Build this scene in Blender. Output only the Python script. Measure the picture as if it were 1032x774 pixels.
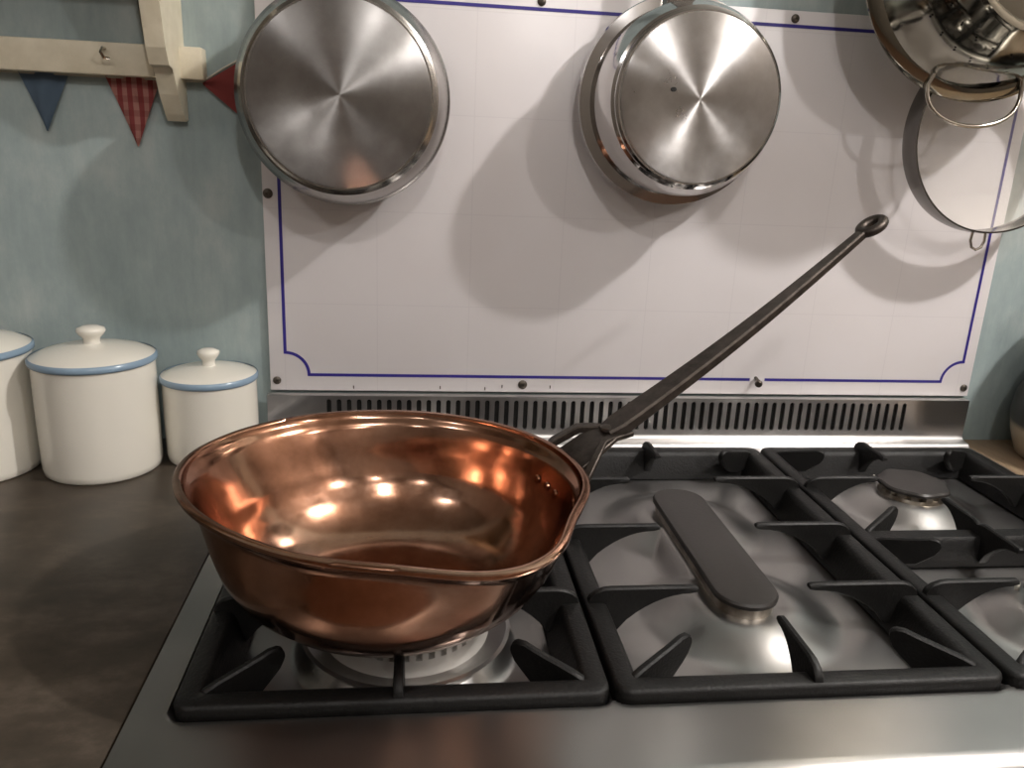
import bpy, bmesh, math, random
from mathutils import Vector, Matrix
random.seed(4)
PI = math.pi
S = bpy.context.scene
for o in list(bpy.data.objects): bpy.data.objects.remove(o)

# ---------------------------------------------------------------- camera
yaw, pitch, roll = 0.1264, 0.2881, 0.0461
f = Vector((math.sin(yaw)*math.cos(pitch), math.cos(yaw)*math.cos(pitch), -math.sin(pitch)))
r = f.cross(Vector((0, 0, 1))).normalized(); u = r.cross(f)
r2 = r*math.cos(roll)+u*math.sin(roll); u2 = u*math.cos(roll)-r*math.sin(roll)
M = Matrix((r2, u2, -f)).transposed().to_4x4(); M.translation = Vector((0.1757, -0.9456, 0.3537))
cd = bpy.data.cameras.new('camera'); cam = bpy.data.objects.new('camera', cd); S.collection.objects.link(cam)
cam.matrix_world = M; cd.sensor_width = 36; cd.lens = 812.1/1032*36; cd.clip_start = 0.02
S.camera = cam

# ---------------------------------------------------------------- light
w = bpy.data.worlds.new('world'); S.world = w; w.use_nodes = True
w.node_tree.nodes['Background'].inputs[0].default_value = (1.0, 0.86, 0.72, 1)
w.node_tree.nodes['Background'].inputs[1].default_value = 0.02
S.view_settings.view_transform = 'Standard'; S.view_settings.look = 'None'
S.view_settings.gamma = 1; S.view_settings.use_curve_mapping = False
S.view_settings.exposure = 0.95

def lamp(name, loc, power, color, radius, target=None, angle=None):
    if angle:
        l = bpy.data.lights.new(name, 'SPOT'); l.spot_size = math.radians(angle); l.spot_blend = 0.6
    else:
        l = bpy.data.lights.new(name, 'POINT')
    l.energy = power; l.color = color; l.shadow_soft_size = radius
    o = bpy.data.objects.new(name, l); S.collection.objects.link(o); o.location = loc
    if target:
        o.rotation_euler = (Vector(target)-Vector(loc)).to_track_quat('-Z', 'Y').to_euler()
    return o
WARM = (1.0, 0.965, 0.945)
LAMPS = [((1.38, -0.75, 1.38), 36), ((0.35, -1.75, 1.38), 10), ((-0.85, -1.15, 1.38), 3.0),
         ((1.7, -1.9, 1.38), 14), ((-0.6, -2.2, 1.38), 2.5), ((0.7, -2.7, 1.38), 5)]
for i, (p, e) in enumerate(LAMPS):
    lamp('ceiling_lamp_light', p, e, WARM, 0.03)

# ---------------------------------------------------------------- helpers
def tag(o, label=None, cat=None, group=None, kind=None):
    if label: o['label'] = label
    if cat: o['category'] = cat
    if group: o['group'] = group
    if kind: o['kind'] = kind
    return o
def empty(name, loc=(0, 0, 0), parent=None):
    o = bpy.data.objects.new(name, None); o.empty_display_size = 0.05
    S.collection.objects.link(o); o.location = loc
    if parent: o.parent = parent
    return o
def obj(name, bm, mat, parent=None, smooth=35, loc=None):
    bmesh.ops.recalc_face_normals(bm, faces=bm.faces)
    me = bpy.data.meshes.new(name); bm.to_mesh(me); bm.free()
    for m in (mat if isinstance(mat, (list, tuple)) else [mat]): me.materials.append(m)
    if smooth:
        me.polygons.foreach_set('use_smooth', [True]*len(me.polygons))
        try: me.set_sharp_from_angle(angle=math.radians(smooth))
        except Exception: pass
    o = bpy.data.objects.new(name, me); S.collection.objects.link(o)
    if parent: o.parent = parent
    if loc: o.location = loc
    return o
def bx(bm, lo, hi, bev=0.0, seg=2):
    v = bmesh.ops.create_cube(bm, size=1)['verts']
    lo, hi = Vector(lo), Vector(hi); c = (lo+hi)/2; d = hi-lo
    for q in v: q.co = Vector((q.co.x*d.x, q.co.y*d.y, q.co.z*d.z))+c
    if bev:
        es = list({e for q in v for e in q.link_edges})
        bmesh.ops.bevel(bm, geom=es, offset=bev, segments=seg, profile=0.5, affect='EDGES')
def grid(bm, rows, closed_u=True, closed_v=False):
    """rows: list of loops of points (same count)."""
    V = [[bm.verts.new(p) for p in row] for row in rows]
    nr, nc = len(V), len(V[0])
    for i in range(nr if closed_v else nr-1):
        for j in range(nc if closed_u else nc-1):
            a, b, c, d = V[i][j], V[i][(j+1) % nc], V[(i+1) % nr][(j+1) % nc], V[(i+1) % nr][j]
            try: bm.faces.new((a, b, c, d))
            except ValueError: pass
    return V
def lathe(bm, prof, n=64, axis='Z', c=(0, 0, 0), rfun=None, zfun=None, cap=False):
    c = Vector(c); rows = []
    for k, (rr, z) in enumerate(prof):
        row = []
        for i in range(n):
            a = 2*PI*i/n; R = rr*(rfun(a, k) if rfun else 1); zz = z+(zfun(a, k) if zfun else 0)
            if axis == 'Z': p = Vector((R*math.cos(a), R*math.sin(a), zz))
            else: p = Vector((R*math.cos(a), zz, R*math.sin(a)))
            row.append(p+c)
        rows.append(row)
    V = grid(bm, rows)
    for L, (rr, z) in ((V[0], prof[0]), (V[-1], prof[-1])):
        if rr < 1e-5: bmesh.ops.remove_doubles(bm, verts=L, dist=1e-4)
        elif cap: bm.faces.new(L)
    return V
def tube(bm, pts, rad, n=12, closed=False, flat=1.0, up=None):
    """swept round / oval tube through pts; rad number or list; flat = thickness ratio of second axis."""
    pts = [Vector(p) for p in pts]; m = len(pts); rows = []; prev = None
    for i, p in enumerate(pts):
        a = pts[(i-1) % m] if (closed or i > 0) else p
        b = pts[(i+1) % m] if (closed or i < m-1) else p
        t = (b-a).normalized()
        if up is not None: s = t.cross(Vector(up)).normalized()
        elif prev is None:
            s = t.cross(Vector((0, 0, 1)))
            if s.length < 0.1: s = t.cross(Vector((1, 0, 0)))
            s.normalize()
        else: s = (prev-t*prev.dot(t)).normalized()
        prev = s; q = s.cross(t).normalized()
        R = rad[i] if isinstance(rad, (list, tuple)) else rad
        F = flat[i] if isinstance(flat, (list, tuple)) else flat
        rows.append([p+s*R*math.cos(2*PI*k/n)+q*R*F*math.sin(2*PI*k/n) for k in range(n)])
    V = grid(bm, rows, closed_v=closed)
    if not closed: bm.faces.new(V[0]); bm.faces.new(V[-1])
    return V
def bar(bm, pts, wd, th, up):
    """rectangular strap with rounded corners through pts; wd across, th along up; wd/th may be lists"""
    pts = [Vector(p) for p in pts]; m = len(pts); rows = []
    for i, p in enumerate(pts):
        t = (pts[min(i+1, m-1)]-pts[max(i-1, 0)]).normalized()
        s = t.cross(Vector(up)).normalized(); q = s.cross(t)
        W = (wd[i] if isinstance(wd, (list, tuple)) else wd)/2; T = (th[i] if isinstance(th, (list, tuple)) else th)/2
        c = min(W, T)*0.35
        rows.append([p+s*x+q*y for x, y in ((W-c, T), (W, T-c), (W, -T+c), (W-c, -T), (-W+c, -T), (-W, -T+c), (-W, T-c), (-W+c, T))])
    V = grid(bm, rows); bm.faces.new(V[0]); bm.faces.new(V[-1])
def rrect(x0, x1, y0, y1, cr, z, n=6):
    out = []
    for cx, cy, a0 in ((x1-cr, y1-cr, 0), (x0+cr, y1-cr, PI/2), (x0+cr, y0+cr, PI), (x1-cr, y0+cr, 3*PI/2)):
        for k in range(n+1):
            a = a0+PI/2*k/n; out.append(Vector((cx+cr*math.cos(a), cy+cr*math.sin(a), z)))
    return out
def prism(bm, poly, p0, ex, ey, th):
    """polygon (u,v) extruded +-th/2 along ex x ey"""
    ex, ey = Vector(ex).normalized(), Vector(ey).normalized(); n = ex.cross(ey); p0 = Vector(p0)
    A = [bm.verts.new(p0+ex*a+ey*b+n*th/2) for a, b in poly]
    B = [bm.verts.new(p0+ex*a+ey*b-n*th/2) for a, b in poly]
    f1 = bm.faces.new(A); f2 = bm.faces.new(B[::-1]); k = len(poly)
    for i in range(k): bm.faces.new((A[i], B[i], B[(i+1) % k], A[(i+1) % k]))
    bmesh.ops.triangulate(bm, faces=[f1, f2])
def copy_tree(o, parent=None):
    c = o.copy(); S.collection.objects.link(c)
    if parent: c.parent = parent
    for ch in [q for q in bpy.data.objects if q.parent == o]: copy_tree(ch, c)
    return c

# ---------------------------------------------------------------- materials
class NM:
    def __init__(s, name, color=(.5, .5, .5), rough=.5, metal=0.0, **kw):
        s.m = bpy.data.materials.new(name); s.m.use_nodes = True; s.t = s.m.node_tree
        s.b = s.t.nodes['Principled BSDF']
        s.b.inputs['Base Color'].default_value = (*color, 1); s.b.inputs['Roughness'].default_value = rough
        s.b.inputs['Metallic'].default_value = metal
        for k, v in kw.items(): s.b.inputs[k.replace('_', ' ')].default_value = v
    def n(s, typ, **kw):
        q = s.t.nodes.new('ShaderNode'+typ)
        for k, v in kw.items(): setattr(q, k, v)
        return q
    def l(s, a, b): s.t.links.new(a, b)
    def coord(s, scale=(1, 1, 1), kind='Object'):
        tc = s.n('TexCoord'); mp = s.n('Mapping'); mp.inputs['Scale'].default_value = scale
        s.l(tc.outputs[kind], mp.inputs[0]); return mp.outputs[0]
    def noise(s, vec, scale, detail=4, rough=.5):
        q = s.n('TexNoise'); q.inputs['Scale'].default_value = scale; q.inputs['Detail'].default_value = detail
        q.inputs['Roughness'].default_value = rough; s.l(vec, q.inputs['Vector']); return q.outputs[0]
    def ramp(s, fac, stops):
        q = s.n('ValToRGB'); e = q.color_ramp.elements
        while len(e) < len(stops): e.new(0.5)
        for el, (p, c) in zip(e, stops): el.position = p; el.color = (*c, 1) if len(c) == 3 else c
        s.l(fac, q.inputs[0]); return q.outputs[0]
    def mix(s, fac, a, b, mode='MIX'):
        q = s.n('Mix', data_type='RGBA', blend_type=mode)
        for sock, v in ((q.inputs[0], fac), (q.inputs[6], a), (q.inputs[7], b)):
            if hasattr(v, 'links') or hasattr(v, 'is_linked'): s.l(v, sock)
            elif isinstance(v, (int, float)): sock.default_value = v
            else: sock.default_value = (*v, 1)
        return q.outputs[2]
    def bump(s, h, strength=.2, dist=.001):
        q = s.n('Bump'); q.inputs['Strength'].default_value = strength; q.inputs['Distance'].default_value = dist
        s.l(h, q.inputs['Height']); s.l(q.outputs[0], s.b.inputs['Normal'])
    def col(s, c): s.l(c, s.b.inputs['Base Color'])
    def rgh(s, c): s.l(c, s.b.inputs['Roughness'])
g3 = lambda v: (v, v, v)

def mat_steel(name, base=.5, tint=(1, .95, .88), rough=.3, grain=(1, 60, 1), var=.06, aniso=0.0):
    m = NM(name, (base*tint[0], base*tint[1], base*tint[2]), rough, 1.0)
    v = m.coord(grain); n1 = m.noise(v, 9, 5, .6)
    v2 = m.coord(); n2 = m.noise(v2, 9, 2, .5)
    lo, hi = max(0, base-.07), base+.05
    m.col(m.ramp(n2, [(.15, tuple(lo*t for t in tint)), (.85, tuple(hi*t for t in tint))]))
    s = m.n('Math', operation='ADD'); m.l(n1, s.inputs[0]); m.l(n2, s.inputs[1])
    m.rgh(m.ramp(s.outputs[0], [(.3, g3(max(.03, rough-var))), (1.0, g3(rough+var))]) if False else m.ramp(n2, [(.3, g3(max(.03, rough-var))), (.7, g3(rough+var))]))
    if aniso:
        cv = m.n('CombineXYZ'); cv.inputs[0].default_value = 1.0; m.l(cv.outputs[0], m.b.inputs['Tangent'])
        m.b.inputs['Anisotropic'].default_value = aniso; m.b.inputs['Anisotropic Rotation'].default_value = .25
    if grain[2] > 50: m.bump(n1, .02, .0003)
    return m
MT = {}
MT['hob'] = mat_steel('hob_steel', .34, (1, .97, .94), .31, (2, 90, 2), .03, .55).m
MT['vent'] = mat_steel('vent_steel', .58, (1, .975, .955), .36, (1, 1, 90), .04).m
MT['pan'] = mat_steel('pan_polished_steel', .55, (1, .965, .94), .12, (1, 1, 1), .05).m
MT['dullpan'] = mat_steel('worn_steel', .42, (1, .95, .9), .22, (1, 1, 1), .06).m
MT['colander'] = mat_steel('colander_steel', .31, (1, .94, .78), .10, (1, 1, 1), .05).m
def base_disc(name, base, rough, aniso):
    m = NM(name, g3(base), rough, 1.0)
    v = m.coord(); n2 = m.noise(v, 22, 6, .65)
    m.col(m.ramp(n2, [(.3, (base*.80, base*.765, base*.74)), (.72, (base*1.15, base*1.12, base*1.10))]))
    m.rgh(m.ramp(n2, [(.3, g3(rough-.05)), (.7, g3(rough+.08))]))
    m.b.inputs['Anisotropic'].default_value = aniso; m.b.inputs['Anisotropic Rotation'].default_value = .25
    t = m.n('Tangent', direction_type='RADIAL', axis='Y'); m.l(t.outputs[0], m.b.inputs['Tangent'])
    return m.m
MT['disc'] = base_disc('brushed_pan_base', .60, .31, .94)
MT['disc2'] = base_disc('worn_brushed_pan_base', .38, .36, .90)

m = NM('cast_iron', (.005, .0047, .0044), .45, 0, Specular_IOR_Level=.32); v = m.coord(); n1 = m.noise(v, 420, 3, .6)
m.bump(n1, .55, .0008); m.rgh(m.ramp(m.noise(v, 30, 3), [(.3, g3(.42)), (.7, g3(.58))])); MT['iron'] = m.m
m = NM('burner_cap_enamel', (.022, .019, .017), .42); v = m.coord(); m.bump(m.noise(v, 260, 3), .25, .0005); MT['cap'] = m.m
m = NM('burner_alloy', (.55, .5, .43), .32, 1.0); v = m.coord(); m.col(m.ramp(m.noise(v, 60, 4), [(.35, (.26, .22, .17)), (.65, (.58, .53, .46))])); MT['alloy'] = m.m
m = NM('pale_burner_alloy', (.5, .48, .45), .5, 0.6); MT['alloy2'] = m.m
# copper
m = NM('copper', (.7, .36, .25), .19, 1.0); v = m.coord(); n1 = m.noise(v, 9, 5, .6); n2 = m.noise(v, 55, 5, .7)
c1 = m.ramp(n1, [(.25, (.30, .14, .082)), (.5, (.46, .245, .16)), (.75, (.58, .365, .27))])
c2 = m.ramp(n2, [(.3, (.72, .66, .6)), (.6, (1, 1, 1))]); m.col(m.mix(.7, c1, c2, 'MULTIPLY'))
m.rgh(m.ramp(n2, [(.3, g3(.10)), (.7, g3(.20))])); m.bump(m.noise(v, 26, 2), .10, .002); MT['copper'] = m.m
m = NM('forged_iron', (.045, .036, .031), .42, .75); v = m.coord(); n = m.noise(v, 90, 5, .7); m.bump(n, .35, .0008)
m.col(m.ramp(n, [(.3, (.03, .024, .02)), (.75, (.09, .073, .062))])); MT['forged'] = m.m
# enamel panel with faint ruled grid
m = NM('white_enamel', (.70, .64, .60), .3); v = m.coord()
br = m.n('TexBrick', offset=0.0); br.inputs['Scale'].default_value = 1.0
br.inputs['Brick Width'].default_value = .108; br.inputs['Row Height'].default_value = .108
br.inputs['Mortar Size'].default_value = .0006; br.inputs['Mortar Smooth'].default_value = .4
br.inputs['Color1'].default_value = (.74, .705, .71, 1); br.inputs['Color2'].default_value = (.74, .705, .71, 1)
br.inputs['Mortar'].default_value = (.69, .655, .665, 1)
sx = m.n('SeparateXYZ'); cxn = m.n('CombineXYZ'); m.l(v, sx.inputs[0]); m.l(sx.outputs[0], cxn.inputs[0]); m.l(sx.outputs[2], cxn.inputs[1])
m.l(cxn.outputs[0], br.inputs['Vector'])
m.col(m.mix(.35, br.outputs[0], m.ramp(m.noise(v, 6, 4), [(.3, (.85, .83, .8)), (.7, (1, 1, 1))]), 'MULTIPLY')); MT['enamel'] = m.m
MT['blue_line'] = NM('cobalt_line', (.035, .025, .22), .35).m
# distressed blue wall
m = NM('distressed_blue_paint', (.3, .4, .42), .7); v = m.coord((1, 1, .55)); n1 = m.noise(v, 7, 8, .68); n2 = m.noise(m.coord((1, 1, .12)), 120, 3, .6)
c1 = m.ramp(n1, [(.3, (.225, .285, .285)), (.5, (.31, .372, .368)), (.68, (.44, .48, .46))])
m.col(m.mix(.35, c1, m.ramp(n2, [(.35, (.78, .8, .8)), (.65, (1, 1, 1))]), 'MULTIPLY')); m.bump(n2, .15, .0006); MT['wall'] = m.m
# worktop
m = NM('brown_laminate', (.07, .05, .038), .4); v = m.coord((1, 1.6, 1)); n1 = m.noise(v, 11, 9, .72)
m.col(m.ramp(n1, [(.3, (.022, .0165, .011)), (.5, (.045, .034, .024)), (.7, (.095, .074, .056))]))
m.rgh(m.ramp(n1, [(.3, g3(.34)), (.7, g3(.46))])); MT['worktop'] = m.m
m = NM('oiled_oak', (.28, .2, .12), .45); v = m.coord((8, 1, 8)); n1 = m.noise(v, 10, 6, .6)
m.col(m.ramp(n1, [(.3, (.17, .115, .07)), (.7, (.32, .235, .15))])); MT['oak'] = m.m
MT['cream'] = NM('cream_glaze', (.74, .71, .63), .16, 0, Coat_Weight=.4).m
MT['blue_glaze'] = NM('pale_blue_glaze', (.22, .31, .40), .2).m
m = NM('cream_painted_wood', (.62, .56, .42), .45); v = m.coord((1, 1, 1)); m.col(m.ramp(m.noise(v, 25, 5, .6), [(.3, (.54, .48, .35)), (.7, (.70, .64, .50))])); MT['paint'] = m.m
MT['screw'] = NM('dark_screw', (.10, .085, .07), .45, .8).m
MT['grey_steel'] = mat_steel('grey_band_steel', .22, (1, .95, .9), .25, (1, 1, 1), .05).m
MT['bright'] = NM('chrome_wire', (.6, .56, .5), .15, 1.0).m
MT['dark'] = NM('dark_void', (.008, .007, .006), .8).m
MT['string'] = NM('cotton_string', (.5, .46, .38), .9).m
MT['blue_cloth'] = NM('blue_cotton', (.14, .20, .27), .95).m
MT['red_cloth'] = NM('red_cotton', (.30, .06, .055), .95).m
m = NM('red_checked_cotton', (.5, .1, .1), .95); v = m.coord()
def stripes(axis, scale, thr):
    sp = m.n('SeparateXYZ'); m.l(v, sp.inputs[0]); a = m.n('Math', operation='MULTIPLY'); a.inputs[1].default_value = scale
    m.l(sp.outputs[axis], a.inputs[0]); b_ = m.n('Math', operation='FRACT'); m.l(a.outputs[0], b_.inputs[0])
    return m.ramp(b_.outputs[0], [(thr-.02, g3(0)), (thr+.02, g3(1))])
A = stripes(0, 95, .5); B = stripes(2, 70, .55)
c = m.mix(A, (.46, .12, .11), (.60, .27, .23)); c = m.mix(B, c, (.36, .09, .085)); 
m.col(m.mix(.5, c, m.mix(A, (.30, .05, .05), (.55, .3, .25)))); MT['check'] = m.m
# sieve mesh : fine wire gauze
m = NM('fine_wire_gauze', (.45, .42, .37), .5, 1.0); v = m.coord(); 
def gz(axis):
    sp = m.n('SeparateXYZ'); m.l(v, sp.inputs[0]); a = m.n('Math', operation='MULTIPLY'); a.inputs[1].default_value = 900
    m.l(sp.outputs[axis], a.inputs[0]); b_ = m.n('Math', operation='FRACT'); m.l(a.outputs[0], b_.inputs[0])
    c_ = m.n('Math', operation='LESS_THAN'); c_.inputs[1].default_value = .13; m.l(b_.outputs[0], c_.inputs[0]); return c_.outputs[0]
mx = m.n('Math', operation='MAXIMUM'); m.l(gz(0), mx.inputs[0]); m.l(gz(2), mx.inputs[1]); m.l(mx.outputs[0], m.b.inputs['Alpha']); MT['gauze'] = m.m
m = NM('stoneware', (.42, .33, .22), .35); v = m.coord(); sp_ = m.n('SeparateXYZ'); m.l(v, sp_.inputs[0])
m.col(m.ramp(sp_.outputs[2], [(.040, (.40, .32, .22)), (.046, (.018, .015, .012))])); MT['stone'] = m.m  # beige at the foot, near black from there up
MT['room'] = NM('warm_plaster', (.20, .175, .15), .8).m
MT['ceil'] = NM('white_ceiling', (.38, .35, .31), .8).m
MT['floor'] = NM('terracotta_floor', (.16, .09, .055), .5).m
MT['cabinet'] = NM('dark_cabinet', (.30, .27, .21), .5).m

# ---------------------------------------------------------------- room shell
def struct(name, lo, hi, mat):
    b = bmesh.new(); bx(b, lo, hi); o = obj(name, b, mat, smooth=0); o['kind'] = 'structure'; return o
WY = 0.006                                   # wall face
struct('wall_back', (-1.6, WY, -.92), (2.0, WY+.1, 1.5), MT['wall'])
struct('wall_left', (-1.7, -3.1, -.92), (-1.6, WY+.1, 1.5), MT['room'])
struct('wall_right', (2.0, -3.1, -.92), (2.1, WY+.1, 1.5), MT['room'])
struct('wall_front', (-1.6, -3.2, -.92), (2.0, -3.1, 1.5), MT['room'])
struct('floor', (-1.7, -3.2, -1.0), (2.1, WY+.1, -.92), MT['floor'])
struct('ceiling', (-1.7, -3.2, 1.5), (2.1, WY+.1, 1.6), MT['ceil'])

# ---------------------------------------------------------------- worktops with cabinets
def worktop(x0, x1, mat, label, fy):
    b = bmesh.new(); bx(b, (x0, fy, -.042), (x1, WY-.0005, -.002), .003)
    o = obj('worktop', b, mat); tag(o, label, 'worktop'); return o
worktop(-1.6, -.002, MT['worktop'], 'dark brown mottled worktop left of the cooker carrying the canisters', -.60)
worktop(.902, 2.0, MT['oak'], 'lighter brown wooden worktop at the right edge beyond the cooker', -.60)
def cabinet(x0, x1, label):
    e = empty('base_cabinet', ((x0+x1)/2, -.28, -.92)); tag(e, label, 'cabinet')
    e0 = (e.location.x, e.location.y, e.location.z)
    def part(n, lo, hi, mat, bev=.002):
        b = bmesh.new(); bx(b, [a-c for a, c in zip(lo, e0)], [a-c for a, c in zip(hi, e0)], bev); return obj(n, b, mat, e)
    part('carcass', (x0, -.56, -.92), (x1, WY-.001, -.0425), MT['cabinet'])
    nd = 2; ww = (x1-x0)/nd
    for k in range(nd):
        d = part('door', (x0+k*ww+.003, -.58, -.80), (x0+(k+1)*ww-.003, -.5605, -.06), MT['paint'])
cabinet(-1.598, -.004, 'cream base cabinet under the dark brown worktop')
cabinet(.904, 1.998, 'cream base cabinet under the wooden worktop')

# ---------------------------------------------------------------- cooker
ck = empty('range_cooker', (.45, -.28, -.92)); tag(ck, 'wide stainless steel gas range cooker with slotted rear vent', 'cooker')
CO = Vector((.45, -.28, -.92))
def cpart(name, bm, mat, smooth=35, parent=None):
    bmesh.ops.translate(bm, verts=bm.verts, vec=-CO if parent is None else Vector((0, 0, 0)))
    return obj(name, bm, mat, parent or ck, smooth)
GR = [(.025, .3103), (.3116, .5985), (.5998, .8845)]        # grate x extents
GY0, GY1 = -.503, -.050
BURN = [(.172, -.395, 'big'), (.167, -.160, 'mid'), (.742, -.395, 'mid'), (.742, -.155, 'mid')]
def sdbox(x, y, x0, x1, y0, y1, cr):
    qx = abs(x-(x0+x1)/2)-(x1-x0)/2+cr; qy = abs(y-(y0+y1)/2)-(y1-y0)/2+cr
    return math.hypot(max(qx, 0), max(qy, 0))+min(max(qx, qy), 0)-cr
def sm(a, b, x):
    t = min(1, max(0, (x-a)/(b-a))); return t*t*(3-2*t)
FLOOR = -.025
def hobz(x, y):
    d = min(sdbox(x, y, g[0]-.003, g[1]+.003, GY0-.003, GY1+.003, .014) for g in GR)
    z = FLOOR*(1-sm(-.012, .0, d))
    if d < -.013:
        for bx_, by_, k in BURN:
            rr = math.hypot(x-bx_, y-by_)
            if k == 'big': z = max(z, FLOOR+.016*(1-sm(.066, .088, rr)))
            else: z = max(z, FLOOR+.017*(1-sm(.036, .082, rr)))
        # long dome below the oblong burner
        for yc in (-.365, -.20):
            z = max(z, FLOOR+.017*(1-sm(.036, .088, math.hypot(x-.4545, y-yc))))
        z = max(z, FLOOR+.017*(1-sm(.026, .05, abs(x-.4545)))*(1-sm(.08, .10, abs(y+.283))))
    return z
b = bmesh.new(); NX, NY = 360, 220; X0, X1, Y0, Y1 = .0, .9, -.562, -.034
rows = []
for j in range(NY+1):
    y = Y0+(Y1-Y0)*j/NY
    rows.append([Vector((X0+(X1-X0)*i/NX, y, hobz(X0+(X1-X0)*i/NX, y))) for i in range(NX+1)])
# rolled front edge and side skirts
front = [[Vector((X0+(X1-X0)*i/NX, Y0-.012*math.sin(a), -.012*(1-math.cos(a)))) for i in range(NX+1)] for a in (PI/2, PI/3, PI/6)]
front = [[Vector((p.x, p.y, -.03)) for p in front[0]]]+front
grid(b, front+rows, closed_u=False)
for xx in (X0, X1):
    e = [v for v in b.verts if abs(v.co.x-xx) < 1e-6]; e.sort(key=lambda v: (v.co.y, v.co.z))
    lo = [b.verts.new((xx, v.co.y, -.03)) for v in e]
    for i in range(len(e)-1):
        try: b.faces.new((e[i], e[i+1], lo[i+1], lo[i]))
        except ValueError: pass
cpart('hob_top', b, MT['hob'], 40)
b = bmesh.new(); bx(b, (.001, -.57, -.85), (.899, -.02, -.031), .002); cpart('oven_body', b, MT['hob'])
b = bmesh.new(); bx(b, (.004, -.578, -.15), (.896, -.5705, -.035), .003); fasc = cpart('control_panel', b, MT['hob'])
for k in range(7):
    b = bmesh.new(); lathe(b, [(0, -.026), (.017, -.026), (.019, -.022), (.021, -.003), (.021, 0)], 28, 'Y', (.1+k*.117, -.5785, -.09)); kn = cpart('control_knob', b, MT['cap'])
for k in range(2):
    b = bmesh.new(); bx(b, (.006+k*.446, -.592, -.80), (.448+k*.446, -.5705, -.17), .004); d = cpart('oven_door', b, MT['cap'])
    b = bmesh.new(); xa, xb = .05+k*.446, .404+k*.446
    tube(b, [(xa, -.5925, -.22), (xa, -.63, -.22), (xb, -.63, -.22), (xb, -.5925, -.22)], .007)
    bmesh.ops.translate(b, verts=b.verts, vec=-CO); obj('door_handle', b, MT['bright'], d)
for xx in (.05, .85):
    for yy in (-.5, -.08):
        b = bmesh.new(); bx(b, (xx-.02, yy-.02, -.919), (xx+.02, yy+.02, -.85), .003); cpart('foot', b, MT['dark'])

# rear vent: slotted plate + cove + return, slots cut as real holes
VX0, VX1, VY = .004, .9, -.014
b = bmesh.new(); pitch_, n_sl = .01185, 63; xs0 = .813-pitch_*n_sl+.003; sz0, sz1, sw = .0170, .0543, .0028; ztop, zbot = .0585, .0105
def stadium(cx):
    out = []
    for k in range(7): a = PI*k/6; out.append((cx+sw*math.cos(a), sz1-sw+sw*math.sin(a)))
    for k in range(7): a = PI+PI*k/6; out.append((cx+sw*math.cos(a), sz0+sw+sw*math.sin(a)))
    return out
def cell(cx, h):
    out = []
    for k in range(7):
        t = k/6; x = cx+h-2*h*t; out.append((x, ztop))
    for k in range(7):
        t = k/6; x = cx-h+2*h*t; out.append((x, zbot))
    return out
for k in range(n_sl):
    cx = xs0+pitch_*(k+.5); st = stadium(cx); ce = cell(cx, pitch_/2)
    rows = [[Vector((x, VY, z)) for x, z in ce], [Vector((x, VY, z)) for x, z in st], [Vector((x, VY+.003, z)) for x, z in st]]
    grid(b, rows)
xe0, xe1 = xs0, xs0+pitch_*n_sl
for xa, xb in ((VX0, xe0), (xe1, VX1)):
    b.faces.new([b.verts.new((x, VY, z)) for x, z in ((xa, zbot), (xb, zbot), (xb, ztop), (xa, ztop))])
prof = [(-.0025, ztop), (VY+.001, ztop+.0006), (VY, ztop)]
grid(b, [[Vector((x, y, z)) for x in (VX0, VX1)] for y, z in prof], closed_u=False)
cove = [(VY, zbot)]+[(VY-.002-.009*math.sin(a), zbot-.0045*(1-math.cos(a))-.001) for a in (0.2, .6, 1.0, 1.4, PI/2)]
cove += [(-.0262, .0035), (-.0285, .0012), (-.032, .0006), (-.036, .0004)]
cove = [(VY, zbot), (VY-.001, .007), (VY-.0035, .0052), (VY-.010, .0042), (VY-.0145, .0034), (VY-.0165, .001), (VY-.0175, -.002)]
grid(b, [[Vector((x, y, z)) for x in (VX0-.003, VX1)] for y, z in cove], closed_u=False)
for xx in (VX0, VX1):
    b.faces.new([b.verts.new(p) for p in ((xx, VY, -.02), (xx, VY, ztop), (xx, -.001, ztop), (xx, -.001, -.02))])
bmesh.ops.remove_doubles(b, verts=b.verts, dist=1e-5)
ven = cpart('rear_vent', b, MT['vent'], 50)
b = bmesh.new(); bx(b, (VX0+.002, VY+.0045, 0), (VX1-.002, VY+.0065, ztop-.001)); bmesh.ops.translate(b, verts=b.verts, vec=-CO); obj('vent_backing', b, MT['dark'], ven)
b = bmesh.new(); bx(b, (.001, -.046, -.0285), (.899, -.0015, -.0035), .001); cpart('rear_ledge', b, MT['hob'])
b = bmesh.new(); grid(b, [[Vector((x, y, z)) for x in (0, .9)] for y, z in ((-.034, 0), (-.030, -.0005), (-.0015, -.0005))], closed_u=False); cpart('rear_trim', b, MT['hob'])

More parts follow.
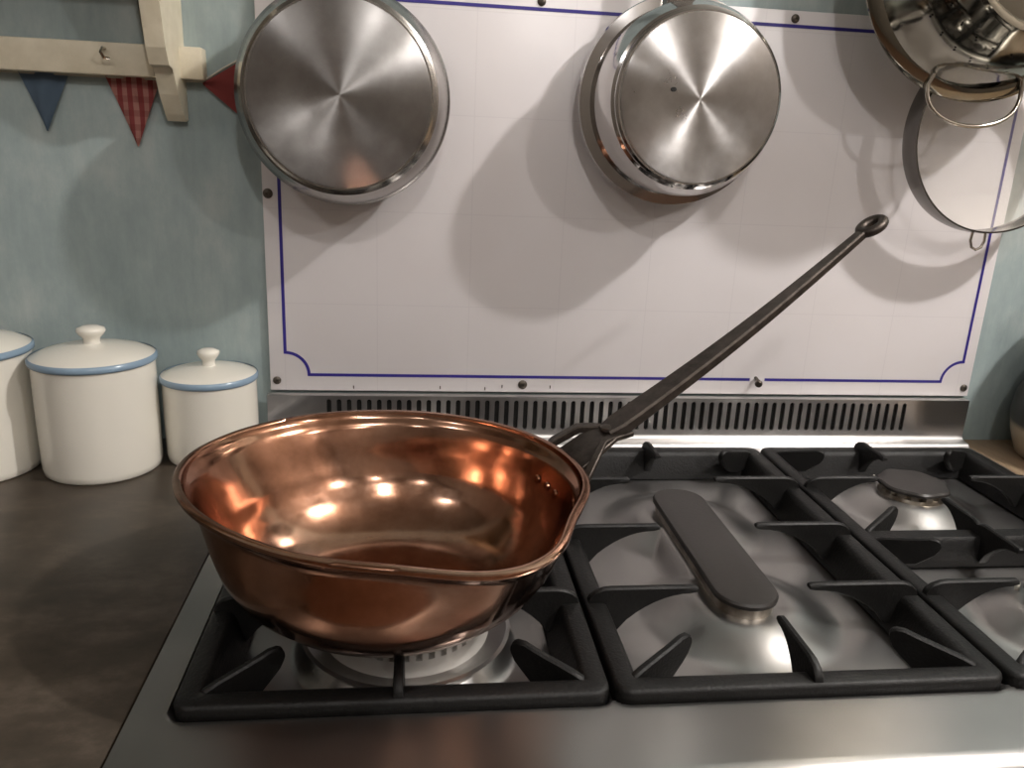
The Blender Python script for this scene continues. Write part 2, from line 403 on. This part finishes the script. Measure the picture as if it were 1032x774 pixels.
# burners
def burner(x, y, k):
    e = empty('gas_burner', (x-CO.x, y-CO.y, -CO.z), ck)
    top = -.009
    if k == 'big':
        tag(e, 'wide burner with pale notched flame ring under the copper pan')
        b = bmesh.new(); lathe(b, [(.056, -.011), (.070, -.010), (.078, -.0075), (.080, -.0055), (.077, -.0048), (.068, -.0085), (.062, -.0085)], 72); obj('spill_ring', b, MT['hob'], e)
        R, h0, h1, nt = .060, -.0095, .0070, 40
    else: R, h0, h1, nt = .0345, top-.002, top+.0095, 14
    b = bmesh.new(); rows = []
    n = nt*4
    def rf(a, kk):
        return 1.0
    for z, s in ((h0, 1.06), (h0+.003, 1.04), (h1-.005, .99), (h1-.0045, .99), (h1, .985)):
        row = []
        for i in range(n):
            a = 2*PI*i/n; nt_ = (i % 4 in (0,)) and z > h1-.0048
            rr = R*s*(.88 if nt_ else 1); row.append(Vector((rr*math.cos(a), rr*math.sin(a), z)))
        rows.append(row)
    V = grid(b, rows); b.faces.new(V[-1])
    obj('flame_ring', b, MT['alloy2'] if k == 'big' else MT['alloy'], e)
    b = bmesh.new()
    wob = (lambda a, kk: 1+.035*math.cos(7*a)) if k != 'big' else None
    Rc = R*.90 if k == 'big' else R*1.10
    lathe(b, [(0, h1+.0005), (Rc*.96, h1+.0005), (Rc, h1+.0015), (Rc, h1+.004), (Rc*.95, h1+.006), (Rc*.5, h1+.0068), (0, h1+.007)], 84, rfun=wob)
    obj('burner_cap', b, MT['cap'], e)
    if k:
        b = bmesh.new(); lathe(b, [(R*1.0, top-.005), (R*1.13, top-.0045), (R*1.12, top-.002), (R*1.0, top-.0015)], 64); obj('burner_collar', b, MT['cap'], e)
    b = bmesh.new(); ix, iy = -R*.75, R*1.02; tube(b, [(ix, iy, -.024), (ix, iy, h1-.003), (ix, iy, h1-.001)], [.0022, .0022, .001], 10); obj('igniter', b, MT['cream'], e)
    return e
for q in BURN: burner(*q)
# oblong burner
e = empty('gas_burner', (.4525-CO.x, -.287-CO.y, -CO.z-.0165), ck); tag(e, 'long oblong burner with flat black cap in the middle of the hob')
def oblong(R, L, n=16): 
    out = []
    for s, a0 in ((1, 0), (-1, PI)):
        for k in range(n+1):
            a = a0+PI*k/n; out.append((R*math.cos(a), s*L+R*math.sin(a)))
    return out
def oblayers(b, layers, L):
    V = grid(b, [[Vector((x, y, z)) for x, y in oblong(R, L)] for R, z in layers]); b.faces.new(V[0]); b.faces.new(V[-1])
b = bmesh.new(); oblayers(b, [(.0285, .003), (.0285, .0052), (.0242, .0056), (.0242, .0172)], .088); obj('flame_ring', b, MT['alloy'], e)
b = bmesh.new(); oblayers(b, [(.0255, .0172), (.0272, .0185), (.0275, .0215), (.0262, .0235), (.024, .0242)], .088); obj('burner_cap', b, MT['cap'], e)

# ---------------------------------------------------------------- pan supports
def finger(parent, p, dx, dy, L, fin=False):
    """cast blade standing on the frame at p pointing (dx,dy); flat top, arched underside"""
    b = bmesh.new()
    if fin: st = [(-.012, .004, -.006), (-.008, .0085, -.010), (0, .0112, -.012), (L*.3, .0145, -.0125), (L*.6, .0178, -.009), (L-.010, .0205, -.0015), (L-.004, .0203, .004), (L-.001, .0185, .009), (L, .016, .012)]
    else:
        st = [(-.0155, .0105, .003), (-.0145, .0135, .001), (-.010, .0175, -.003), (-.003, .0200, -.010), (.003, .0205, -.016), (L*.12, .0205, -.0175)]
        for k in range(1, 9):
            t = k/8; uu = L*(.12+.80*t); st.append((uu, .0205, -.0175+.0315*math.sin(t*PI/2)**.75))
        st += [(L-.002, .0203, .0148), (L, .0192, .0158)]
    d = Vector((dx, dy, 0)).normalized(); q = Vector((-d.y, d.x, 0)); rows = []
    for uu, zt, zb in st:
        h = zt-zb; c = min(.0014, h*.25); wt, wb = .0030, .0030+min(.0016, h*.05)
        rows.append([d*uu+q*a+Vector((0, 0, z)) for a, z in ((wt-c, zt), (wt, zt-c), (wb, zb+c), (wb-c, zb), (-wb+c, zb), (-wb, zb+c), (-wt, zt-c), (-wt+c, zt))])
    V = grid(b, rows); b.faces.new(V[0]); b.faces.new(V[-1])
    o = obj('support_finger', b, MT['iron'], parent, 40, loc=p); return o
def frame(b, x0, x1, y0, y1, rc=.012):
    P = [(.003, -.0235), (.0005, -.004), (.0, .0045), (.0008, .007), (.003, .0082), (.0135, .0082), (.0165, .0068), (.019, .002), (.0265, -.0235)]
    rows = [rrect(x0+i, x1-i, y0+i, y1-i, max(.002, rc-i*.8), z, 7) for i, z in P]
    grid(b, rows, closed_v=True)
def pan_support(x0, x1, double, label, off=0.0):
    cx = (x0+x1)/2; e = empty('pan_support', (cx, (GY0+GY1)/2, -.0245)); tag(e, label, 'pan support', 'cast iron pan supports on the hob')
    cy = (GY0+GY1)/2; YC = -.284-cy; hw = (x1-x0)/2-.001; hh = (GY1-GY0)/2; dz = .0245
    b = bmesh.new(); frame(b, -hw, hw, -hh, hh)
    if double:
        rows = []
        for xx in (-hw+.012, hw-.012):
            rows.append([Vector((xx, YC+yy, z)) for yy, z in ((-.0125, -.0225), (-.0105, .004), (-.0075, .0076), (.0075, .0076), (.0105, .004), (.0125, -.0225))])
        V = grid(b, rows); b.faces.new(V[0]); b.faces.new(V[-1])
    bmesh.ops.translate(b, verts=b.verts, vec=(0, 0, dz)); obj('frame', b, MT['iron'], e, 50)
    I = .018
    def F(x, y, dx, dy, L, fin=False): finger(e, (x, y, dz), dx, dy, L, fin)
    def C(x, y, sx, sy, L=.050): F(x, y, -sx*.84, -sy*.54, L, True)
    if double:
        for ya, yb in ((-hh, YC), (YC, hh)):
            ia, ib = (I if ya == -hh else .009), (I if yb == hh else .009)
            ym = {(-hh): -.391-cy, YC: -.172-cy}[ya]
            F(-hw+I, ym, 1, 0, .068); F(hw-I, ym, -1, 0, .068)
            F(off, ya+ia, 0, 1, .048); F(off, yb-ib, 0, -1, .048)
            for sx in (-1, 1):
                C(sx*(hw-I-.006), ya+ia+.004, sx, -1, .046); C(sx*(hw-I-.006), yb-ib-.004, sx, 1, .046)
    else:
        for y_ in (-.391-cy, -.282-cy, -.172-cy):
            F(-hw+I, y_, 1, 0, .074); F(hw-I, y_, -1, 0, .080)
        F(0, -hh+I, 0, 1, .050); F(0, hh-I, 0, -1, .040)
        for sx in (-1, 1):
            C(sx*(hw-I-.004), -hh+I+.004, sx, -1); C(sx*(hw-I-.004), hh-I-.004, sx, 1)
    return e
g1 = pan_support(*GR[0], True, 'black cast iron pan support under the copper pan')
pan_support(*GR[1], False, 'black cast iron pan support around the long oblong burner')
pan_support(*GR[2], True, 'black cast iron pan support on the right end of the hob, over two round burners', -.013)

# ---------------------------------------------------------------- copper pan
BC = Vector((.160, -.395, 0)); BZ = .0207
RT = [(-176, 0.1471), (-158, 0.1388), (-145, 0.133), (-134, 0.1293), (-118, 0.1298), (-106, 0.1313), (-91, 0.134), (-80, 0.1423), (-72, 0.1532), (-63, 0.1617), (-56, 0.1611), (-47, 0.1562), (-38, 0.1445), (-27, 0.1396), (-15, 0.1411), (-5, 0.1422), (7, 0.1409), (23, 0.1397), (38, 0.1396), (51, 0.1394), (71, 0.1382), (87, 0.1415), (103, 0.1418), (119, 0.1488), (131, 0.1513), (145, 0.1505), (157, 0.1568), (169, 0.1543)]
def rimr(a):
    d = (math.degrees(a)+180) % 360-180; n = len(RT)
    for i in range(n):
        a0, r0 = RT[i]; a1, r1 = RT[(i+1) % n]
        if i == n-1: a1 += 360
        dd = d if d >= a0 else d+360
        if a0 <= dd <= a1:
            t = (dd-a0)/(a1-a0); return r0+(r1-r0)*t
    return r0
raw = [rimr(2*PI*i/360) for i in range(360)]
raw = [min(v, .1555) if 95 < i < 200 else v for i, v in enumerate(raw)]
sm_r = [(lambda h: sum(raw[(i+k) % 360] for k in range(-h, h+1))/(2*h+1))(6 if i > 250 or i < 10 else 16) for i in range(360)]
def rim_s(a): return sm_r[int(round(math.degrees(a))) % 360]
RH = .118-BZ                              # rim height above the pan's foot
BP = [(0, 0), (.045, .0), (.066, .0008), (.083, .005), (.099, .0135), (.112, .026), (.1225, .042), (.1295, .060), (.135, .078), (.1385, .088), (.144, RH-.003)]
def bowlprof(off, za=0):
    out = []
    for k, (rr, z) in enumerate(BP): out.append((rr, z))
    return out
cp = empty('copper_pan', (BC.x, BC.y, BZ)); tag(cp, 'large copper preserving pan with pouring lip and long iron handle on the front left burner', 'pan')
b = bmesh.new(); n = 180
cl = [min(v, .147) for v in sm_r]
base_r = [sum(cl[(i+k) % 360] for k in range(-30, 31))/61 for i in range(360)]
def bw(rr, z, a, off):
    i = int(round(math.degrees(a))) % 360; rb = base_r[i]; ex = rim_s(a)-rb
    t = sm(.035, RH, z); R = rr*(1+(rb/.145-1)*t)
    da = ((i+60+180) % 360)-180
    if abs(da) < 60 and ex > 0:                   # pouring lip folded out of the wall in a V
        z0 = .026+.050*min(1, abs(da)/36); R += ex*max(0, min(1, (z-z0)/(RH-.004-z0)))
    else: R += ex*max(0, (z-.05)/(RH-.05))
    return Vector(((R+off)*math.cos(a), (R+off)*math.sin(a), z))
_bp = []
for (ra, za), (rb2, zb2) in zip(BP, BP[1:]):
    m3 = 3 if za > .02 else 1
    for k in range(m3): _bp.append((ra+(rb2-ra)*k/m3, za+(zb2-za)*k/m3))
BP = _bp+[BP[-1]]
rows = []
for rr, z in BP: rows.append([bw(rr, z, 2*PI*i/n, 0) for i in range(n)])
for off, dz in ((.0015, -.0025), (.0035, .0), (.0035, .0022), (.001, .0035), (-.002, .003), (-.0026, .001)):
    rows.append([bw(.145, RH+dz, 2*PI*i/n, off) for i in range(n)])
for rr, z in reversed(BP): rows.append([bw(max(0, rr-.0018), z+.0016, 2*PI*i/n, 0) if rr else Vector((0, 0, .0016)) for i in range(n)])
V = grid(b, rows)
bmesh.ops.remove_doubles(b, verts=V[0]+V[-1], dist=1e-6)
obj('pan_body', b, MT['copper'], cp, 60)
# iron handle
az = math.radians(18); hd = Vector((math.cos(az), math.sin(az), 0)); hs = Vector((-math.sin(az), math.cos(az), 0))
tip = Vector((.577, -.2515, .2925))-Vector((BC.x, BC.y, BZ))
neck = Vector((.333, -.336, .130))-Vector((BC.x, BC.y, BZ))
hd = (Vector((tip.x, tip.y, 0))-Vector((neck.x, neck.y, 0))).normalized(); hs = Vector((-hd.y, hd.x, 0))
b = bmesh.new(); dirv = (tip-neck); pts = []; wd = []; th = []
N = 24
for i in range(N+1):
    t = i/N; p = neck+dirv*t+Vector((0, 0, 1))*(-.006*math.sin(PI*t)); pts.append(p)
    wd.append((.016*(1-t)+.010)*min(1, .72+t*6)); th.append(.0105*(1-t)+.0068*t)
bar(b, pts, wd, th, (0, 0, 1))
hnd = obj('handle', b, MT['forged'], cp, 40)
# eye at the tip
b = bmesh.new(); ax = dirv.normalized(); c0 = tip+ax*.010; upv = ax.cross(hs).normalized()
tube(b, [c0+ax*.0115*math.cos(2*PI*k/28)+hs*.0085*math.sin(2*PI*k/28) for k in range(28)], .0046, 10, closed=True); obj('hanging_eye', b, MT['forged'], hnd, 60)
# forked mount: three prongs and a web riveted under the rim
b = bmesh.new()
def onrim(deg, z, off=.004):
    a = math.radians(deg); return Vector(((rim_s(a)+off)*math.cos(a), (rim_s(a)+off)*math.sin(a), z))
left = [onrim(31, .078, .0), onrim(30, .088, .005), onrim(29, .097, .012), neck+hs*.019-hd*.016, neck+hs*.016-hd*.004, neck+hs*.010+hd*.004, neck+hd*.018]
bar(b, left, [.009, .009, .010, .010, .010, .010, .012], .0065, (0, 0, 1))
mid = [onrim(17, .055, -.009), onrim(17, .075, -.002), onrim(17, .090, .004), (onrim(17, .100, .010)+neck)/2-hs*.003, neck-hs*.002, neck+hd*.02]
bar(b, mid, [.046, .046, .044, .036, .026, .019], .0042, (0, 0, 1))
right = [onrim(3, .070, .000), onrim(4, .082, .004), onrim(6, .096, .012), neck-hs*.018-hd*.014, neck-hs*.010+hd*.000, neck-hs*.003+hd*.010]
bar(b, right, [.007, .007, .006, .006, .008, .010], .0045, (0, 0, 1))
obj('handle_mount', b, MT['forged'], hnd, 40)
for k in (0,):
    b = bmesh.new(); lathe(b, [(.0075, 0), (.0070, .0025), (.0045, .004), (0, .0045)], 24, c=neck+Vector((0, 0, .003))+hd*.002); obj('rivet', b, MT['forged'], hnd)
for dg in (10, 17, 24):
    for zz in (.072, ):
        a = math.radians(dg); c = onrim(dg, zz, -.012)
        b = bmesh.new(); lathe(b, [(.004, 0), (.0035, .0015), (0, .002)], 16); 
        bmesh.ops.rotate(b, verts=b.verts, cent=(0, 0, 0), matrix=Matrix.Rotation(-PI/2, 3, 'Y')); bmesh.ops.rotate(b, verts=b.verts, cent=(0, 0, 0), matrix=Matrix.Rotation(a, 3, 'Z'))
        bmesh.ops.translate(b, verts=b.verts, vec=c); obj('rivet', b, MT['copper'], cp)

# ---------------------------------------------------------------- enamel splashback
sp = empty('splashback_panel', (.456, 0, .0585)); tag(sp, 'white enamel splashback panel with blue border line on the wall behind the cooker', 'splashback')
def sloc(b): bmesh.ops.translate(b, verts=b.verts, vec=(-.456, 0, -.0585)); return b
b = bmesh.new(); bx(b, (.006, 0, .0605), (.906, .0055, .5125), .0012); obj('enamel_sheet', sloc(b), MT['enamel'], sp)
bl, br_, bb, bt, rc = .0245, .890, .0805, .4962, .027
def arc(cx, cz, a0, a1, n=10): return [(cx+rc*math.cos(a0+(a1-a0)*k/n), cz+rc*math.sin(a0+(a1-a0)*k/n)) for k in range(n+1)]
path = arc(bl, bb, PI/2, 0)+arc(br_, bb, PI, PI/2)+arc(br_, bt, 3*PI/2, PI)+arc(bl, bt, 2*PI, 3*PI/2)
b = bmesh.new(); wl = .0018; rows = []
m_ = len(path)
inn, out_ = [], []
for i, (x, z) in enumerate(path):
    a = Vector(path[i-1]); c = Vector(path[(i+1) % m_]); p = Vector((x, z)); t1 = (p-a).normalized(); t2 = (c-p).normalized(); t = (t1+t2).normalized(); nn = Vector((-t.y, t.x)); s = 1/max(.6, nn.dot(Vector((-t1.y, t1.x))))
    inn.append(Vector((x+nn.x*wl*s, -.0004, z+nn.y*wl*s))); out_.append(Vector((x-nn.x*wl*s, -.0004, z-nn.y*wl*s)))
grid(b, [out_, inn]); obj('border_line', sloc(b), MT['blue_line'], sp, 0)
for i, (x, z, rr) in enumerate([(.014, .073, .0042), (.012, .290, .0048), (.309, .0705, .005), (.898, .072, .0042), (.309, .504, .0042), (.598, .504, .0042)]):
    b = bmesh.new(); lathe(b, [(rr*1.15, 0), (rr*1.1, -.001), (rr*.7, -.0022), (rr*.25, -.0024), (rr*.2, -.0012), (0, -.0012)], 20, 'Y', (x, -.0001, z)); obj('screw', sloc(b), MT['screw'], sp)
b = bmesh.new(); tube(b, [(.609, .003, .083), (.6085, -.008, .0815), (.607, -.015, .079), (.606, -.017, .0785)], [.0022, .0022, .005, .004], 12); obj('screw', sloc(b), MT['screw'], sp)
b = bmesh.new(); bx(b, (.601, -.0006, .0785), (.6205, -.0001, .0825)); obj('paint_chip', sloc(b), MT['enamel'], sp, 0)
for x, z in ((.103, .0655), (.207, .066), (.262, .065), (.283, .068), (.343, .068)):
    b = bmesh.new(); bx(b, (x, -.0005, z-.002), (x+.0012, -.0001, z+.0018)); obj('chip_mark', sloc(b), MT['screw'], sp, 0)

# ---------------------------------------------------------------- canisters
def canister(x, y, R, H, label, blue):
    e = empty('canister', (x, y, -.002)); tag(e, label, 'canister', 'white lidded canisters on the worktop')
    b = bmesh.new(); lathe(b, [(0, 0), (R*.95, 0), (R*.98, .002), (R*.992, .008), (R, H*.5), (R*.995, H), (R*.96, H), (R*.95, .01), (0, .008)], 80); obj('body', b, MT['cream'], e, 50)
    lid = None
    b = bmesh.new(); h = H+.0005
    lathe(b, [(R*.94, h-.012), (R*.94, h), (R*1.02, h), (R*1.030, h+.002), (R*1.028, h+.0045), (R*1.0, h+.006), (R*.8, h+R*.19), (R*.5, h+R*.26), (R*.2, h+R*.295), (0, h+R*.30)], 80)
    lid = obj('lid', b, MT['cream'], e, 50)
    b = bmesh.new(); lathe(b, [(R*1.02, h-.0004), (R*1.038, h+.0005), (R*1.042, h+.0025), (R*1.034, h+.0053), (R*1.005, h+.0068)], 80); obj('rim_band', b, MT['blue_glaze'], lid, 60)
    b = bmesh.new(); k = R*.22
    lathe(b, [(k*.7, h+R*.28), (k*.6, h+R*.28+.003), (k*.65, h+R*.28+.007), (k*.95, h+R*.28+.011), (k*1.08, h+R*.28+.0145), (k*1.0, h+R*.28+.0175), (k*.55, h+R*.28+.0195), (0, h+R*.28+.020)], 40); obj('knob', b, MT['cream'], lid, 60)
canister(-.160, -.079, .060, .119, 'taller white lidded canister with grey-blue band, between the other two canisters', 0)
canister(-.0515, -.0465, .0505, .0905, 'smallest white canister with pale blue band, nearest the copper pan', 0)
canister(-.2905, -.082, .066, .127, 'largest white canister, cut off by the left edge of the photo', 0)

# ---------------------------------------------------------------- shelf with rail and bracket
sh = empty('wall_shelf', (-.25, 0, .40)); SO = Vector((-.25, 0, .40)); tag(sh, 'cream painted wall shelf with peg rail and bracket at upper left', 'shelf')
def spart(n, b, mat, sm_=35): bmesh.ops.translate(b, verts=b.verts, vec=-SO); return obj(n, b, mat, sh, sm_)
b = bmesh.new(); bx(b, (-.95, -.014, .4045), (-.0465, WY-.0005, .4365), .002); spart('peg_rail', b, MT['paint'])
def bracket(x):
    b = bmesh.new()
    poly = [(.0055, .364), (-.004, .362), (-.012, .369), (-.028, .388), (-.040, .408), (-.044, .4125), (-.054, .4145), (-.062, .43), (-.072, .47), (-.088, .52), (-.105, .548), (.0055, .548)]
    prism(b, poly, (x, 0, 0), (0, 1, 0), (0, 0, 1), .019)
    spart('bracket', b, MT['paint'], 0)
bracket(-.0785); bracket(-.85)
b = bmesh.new(); bx(b, (-.95, -.14, .5485), (-.045, WY-.0005, .566), .003); spart('shelf_board', b, MT['paint'])
b = bmesh.new(); tube(b, [(-.142, -.013, .430), (-.142, -.022, .430), (-.142, -.028, .4255), (-.140, -.026, .4205), (-.136, -.022, .420)], .0015, 8); spart('hook', b, MT['bright'])
# bunting
bu = empty('bunting', (-.15, 0, .40)); BO = Vector((-.15, 0, .40)); tag(bu, 'triangular red, checked and blue pennants strung below the shelf rail', 'bunting')
def bpart(n, b, mat, sm_=0): bmesh.ops.translate(b, verts=b.verts, vec=-BO); return obj(n, b, mat, bu, sm_)
def flag(p, mat):
    b = bmesh.new(); A = [Vector((x, 0, z)) for x, z in p]
    N = 8; top = [A[0].lerp(A[1], i/N) for i in range(N+1)]
    fr = []
    for j in range(7):
        t = j/6*.98; fr.append([q.lerp(A[2], t)+Vector((0, WY-.0042+.0016*math.sin(9*i/N+3*t), 0)) for i, q in enumerate(top)])
    grid(b, fr, closed_u=False)
    fs = list(b.faces); ret = bmesh.ops.solidify(b, geom=fs, thickness=.0009)
    return bpart('pennant', b, mat, 60)
flag([(-.236, .4045), (-.186, .4045), (-.213, .345)], MT['blue_cloth'])
flag([(-.150, .4045), (-.094, .4045), (-.122, .333)], MT['check'])
flag([(-.002, .432), (-.006, .364), (-.052, .402)], MT['red_cloth'])
flag([(-.325, .4045), (-.272, .4045), (-.299, .340)], MT['red_cloth'])
b = bmesh.new(); tube(b, [(-.34, WY-.0105+.007, .4035), (-.24, .0028, .4035), (-.15, .0028, .4035), (-.07, .0028, .4035), (-.052, .0028, .4035), (-.03, .0028, .418), (-.002, .0028, .434)], .0010, 6); bpart('string', b, MT['string'])

# ---------------------------------------------------------------- hanging pans
RZ = .74
rl = empty('utensil_rail', (.45, WY, RZ)); tag(rl, 'steel hanging rail above the splashback that holds the pans', 'rail'); RO = Vector((.45, WY, RZ))
b = bmesh.new(); tube(b, [(-.05, -.045, RZ), (.2, -.045, RZ), (.6, -.045, RZ), (1.0, -.045, RZ)], .005, 16); bmesh.ops.translate(b, verts=b.verts, vec=-RO); obj('rail_bar', b, MT['bright'], rl)
for x in (-.02, .47, .97):
    b = bmesh.new(); tube(b, [(x, WY-.0005, RZ), (x, -.02, RZ), (x, -.042, RZ)], [.010, .005, .005], 14); bmesh.ops.translate(b, verts=b.verts, vec=-RO); obj('rail_bracket', b, MT['bright'], rl)
def shook(x, y1, zdrop, label):
    b = bmesh.new(); pts = [(x, -.045-.008*math.sin(a), RZ+.008*math.cos(a)) for a in [PI*(-.6+1.6*k/8) for k in range(9)]]
    ze = RZ-zdrop
    pts += [(x, (-.045+y1)/2, (RZ+ze)/2)]+[(x, y1+.006*math.cos(a), ze-.006*math.sin(a)) for a in [PI*k/6 for k in range(7)]]
    tube(b, pts, .0018, 8); o = obj('s_hook', b, MT['bright']); tag(o, label, 'hook')
def hung_pan(name, cx, cz, base_r, prof, disc_mat, body_mat, label, hx, cat='pan', hl=.20, htop=None):
    e = empty(name, (cx, 0, cz)); tag(e, label, cat)
    b = bmesh.new(); lathe(b, prof, 128, 'Y'); obj('pan_body', b, body_mat, e, 30)
    yb = prof[0][1]
    b = bmesh.new(); lathe(b, [(base_r+.0005, yb+.002), (base_r, yb-.0018), (base_r-.0015, yb-.0026), (base_r*.5, yb-.0024), (0, yb-.0024)], 128, 'Y'); obj('base_disc', b, disc_mat, e, 30)
    # handle rising from the rim
    R = max(p[0] for p in prof); zt = R*.93
    b = bmesh.new()
    bar(b, [(hx, -.050, zt-.012), (hx, -.052, zt+.004), (hx, -.046, zt+.03), (hx, -.040, zt+hl*.6), (hx, -.040, zt+hl)], [.034, .026, .022, .020, .024], [.006, .007, .008, .008, .006], (0, 1, 0))
    h = obj('handle', b, body_mat, e, 40)
    b = bmesh.new(); zc = zt+hl+.010
    tube(b, [(hx+.009*math.cos(2*PI*k/24), -.040, zc+.012*math.sin(2*PI*k/24)) for k in range(24)], .0028, 8, closed=True); obj('hanging_eye', b, body_mat, h, 60)
    return e, zc
def potprof(rb, depth, rw, rrim, yr):
    yb = -depth
    P = [(0, yb), (rb+.002, yb), (rb+.0045, yb+.002), (rb+.005, yb+.006), (rb+.0035, yb+.0075), (rb+.0075, yb+.010), (rb+.010, yb+.016), (rw, yb+.03), (rw, yr-.012), (rw+.001, yr-.008), (rrim-.001, yr-.006), (rrim, yr-.002), (rrim-.0015, yr), (rw-.0015, yr-.001), (rw-.002, yr-.012), (rw-.002, yb+.03), (rb+.006, yb+.014), (0, yb+.005)]
    return P
e1, z1 = hung_pan('hanging_saucepan', .1015, .393, .0885, potprof(.0885, .100, .106, .1100, -.032), MT['disc2'], MT['dullpan'], 'wide worn steel pan hanging base outward at left, over the blue wall edge', 0, hl=.19)
e2, z2 = hung_pan('hanging_saucepan', .4615, .4065, .0825, potprof(.0825, .104, .098, .111, -.026), MT['disc'], MT['pan'], 'shiny steel pan hanging base outward in the middle of the white splashback', -.012, hl=.175)
b = bmesh.new(); lathe(b, [(.0022, 0), (.002, -.0007), (0, -.0008)], 12, 'Y', (-.029, -.1066, .008), rfun=lambda a, k: 1+.5*math.cos(a)**2); obj('black_speck', b, MT['dark'], e2)
shook(.1015, -.040, RZ-(e1.location.z+z1)-.016, 'steel hook holding the wide worn pan'); shook(.4495, -.040, RZ-(e2.location.z+z2)-.016, 'steel hook holding the shiny middle pan')

# colander
CX, CZ = .775, .565
co = empty('hanging_colander', (CX, 0, CZ)); co.location.y = -.012; tag(co, 'shiny steel colander with wire loop handles hanging at upper right', 'colander')
b = bmesh.new()
P = [(0, -.148), (.040, -.149), (.076, -.148), (.081, -.152), (.086, -.152), (.089, -.147), (.099, -.140), (.111, -.124), (.120, -.103), (.126, -.080), (.131, -.069), (.141, -.066), (.1445, -.063), (.144, -.060), (.139, -.061), (.128, -.064), (.124, -.079), (.118, -.102), (.109, -.122), (.098, -.137), (.086, -.144), (0, -.145)]
lathe(b, P, 128, 'Y'); body = obj('bowl', b, MT['colander'], co, 40)
b = bmesh.new()
for ring, (rr, yy, ny, cnt) in enumerate([(.1055, -.1325, -.78, 30), (.1160, -.1135, -.9, 34)]):
    for k in range(cnt):
        a = 2*PI*(k+.5*(ring % 2))/cnt
        nrm = Vector((math.cos(a)*abs(ny), -math.sqrt(1-ny*ny), math.sin(a)*abs(ny))); c = Vector((rr*math.cos(a), yy, rr*math.sin(a)))+nrm*.0014
        q = nrm.to_track_quat('Z', 'Y'); vs = [b.verts.new(c+q@Vector((.0013*math.cos(t*PI/4), .0013*math.sin(t*PI/4), 0))) for t in range(8)]; b.faces.new(vs)
obj('drain_holes', b, MT['dark'], body, 0)
for sgn in (-1, 1):
    b = bmesh.new(); pts = []
    for k in range(21):
        t = k/20; a = PI*t; pts.append((.055*math.cos(a), -.069-.006*math.sin(a), sgn*(.130+.040*math.sin(a)**.8)))
    pts = [(pts[0][0]-.004, -.071, sgn*.118)]+pts+[(pts[-1][0]+.004, -.071, sgn*.118)]
    tube(b, pts, .0024, 10); obj('loop_handle', b, MT['bright'], co, 60)
shook(CX, -.087, RZ-(CZ+.170)-.004+.0, 'steel hook holding the colander')

# sieve
SX, SZ = .841, .389
sv = empty('hanging_sieve', (SX, 0, SZ)); sv.location.y = -.015; tag(sv, 'round wire sieve with flat steel rim hanging below the colander', 'sieve')
b = bmesh.new(); R = .110
lathe(b, [(R, -.045), (R+.001, -.037), (R+.001, -.024), (R, -.018), (R-.002, -.018), (R-.0015, -.034), (R-.002, -.045), (R, -.045)], 128, 'Y'); obj('rim_band', b, MT['grey_steel'], sv, 40)
b = bmesh.new(); lathe(b, [(R-.0025, -.024), (.09, -.017), (.06, -.009), (.03, -.006), (0, -.005)], 96, 'Y'); obj('mesh_bowl', b, MT['gauze'], sv, 60)
b = bmesh.new(); tube(b, [(-.008, -.030, -R+.002), (-.009, -.030, -R-.010), (-.006, -.030, -R-.018), (0, -.030, -R-.021), (.006, -.030, -R-.018), (.009, -.030, -R-.010), (.008, -.030, -R+.002)], .0017, 8); obj('rest_loop', b, MT['bright'], sv, 60)
b = bmesh.new(); bar(b, [(.0, -.030, R-.002), (.0, -.030, R+.1), (.0, -.040, R+.215)], [.02, .014, .018], .003, (0, 1, 0)); h = obj('handle', b, MT['dullpan'], sv, 40)
b = bmesh.new(); tube(b, [(.008*math.cos(2*PI*k/20), -.040, R+.224+.011*math.sin(2*PI*k/20)) for k in range(20)], .0022, 8, closed=True); obj('hanging_eye', b, MT['dullpan'], h, 60)
shook(SX, -.055, RZ-(SZ+R+.224)-.014, 'steel hook holding the sieve')

# stoneware jug at the right edge
jg = empty('stoneware_jug', (1.030, -.085, -.002)); tag(jg, 'stoneware jug, dark above and beige at the foot, on the wooden worktop at the right edge', 'jug')
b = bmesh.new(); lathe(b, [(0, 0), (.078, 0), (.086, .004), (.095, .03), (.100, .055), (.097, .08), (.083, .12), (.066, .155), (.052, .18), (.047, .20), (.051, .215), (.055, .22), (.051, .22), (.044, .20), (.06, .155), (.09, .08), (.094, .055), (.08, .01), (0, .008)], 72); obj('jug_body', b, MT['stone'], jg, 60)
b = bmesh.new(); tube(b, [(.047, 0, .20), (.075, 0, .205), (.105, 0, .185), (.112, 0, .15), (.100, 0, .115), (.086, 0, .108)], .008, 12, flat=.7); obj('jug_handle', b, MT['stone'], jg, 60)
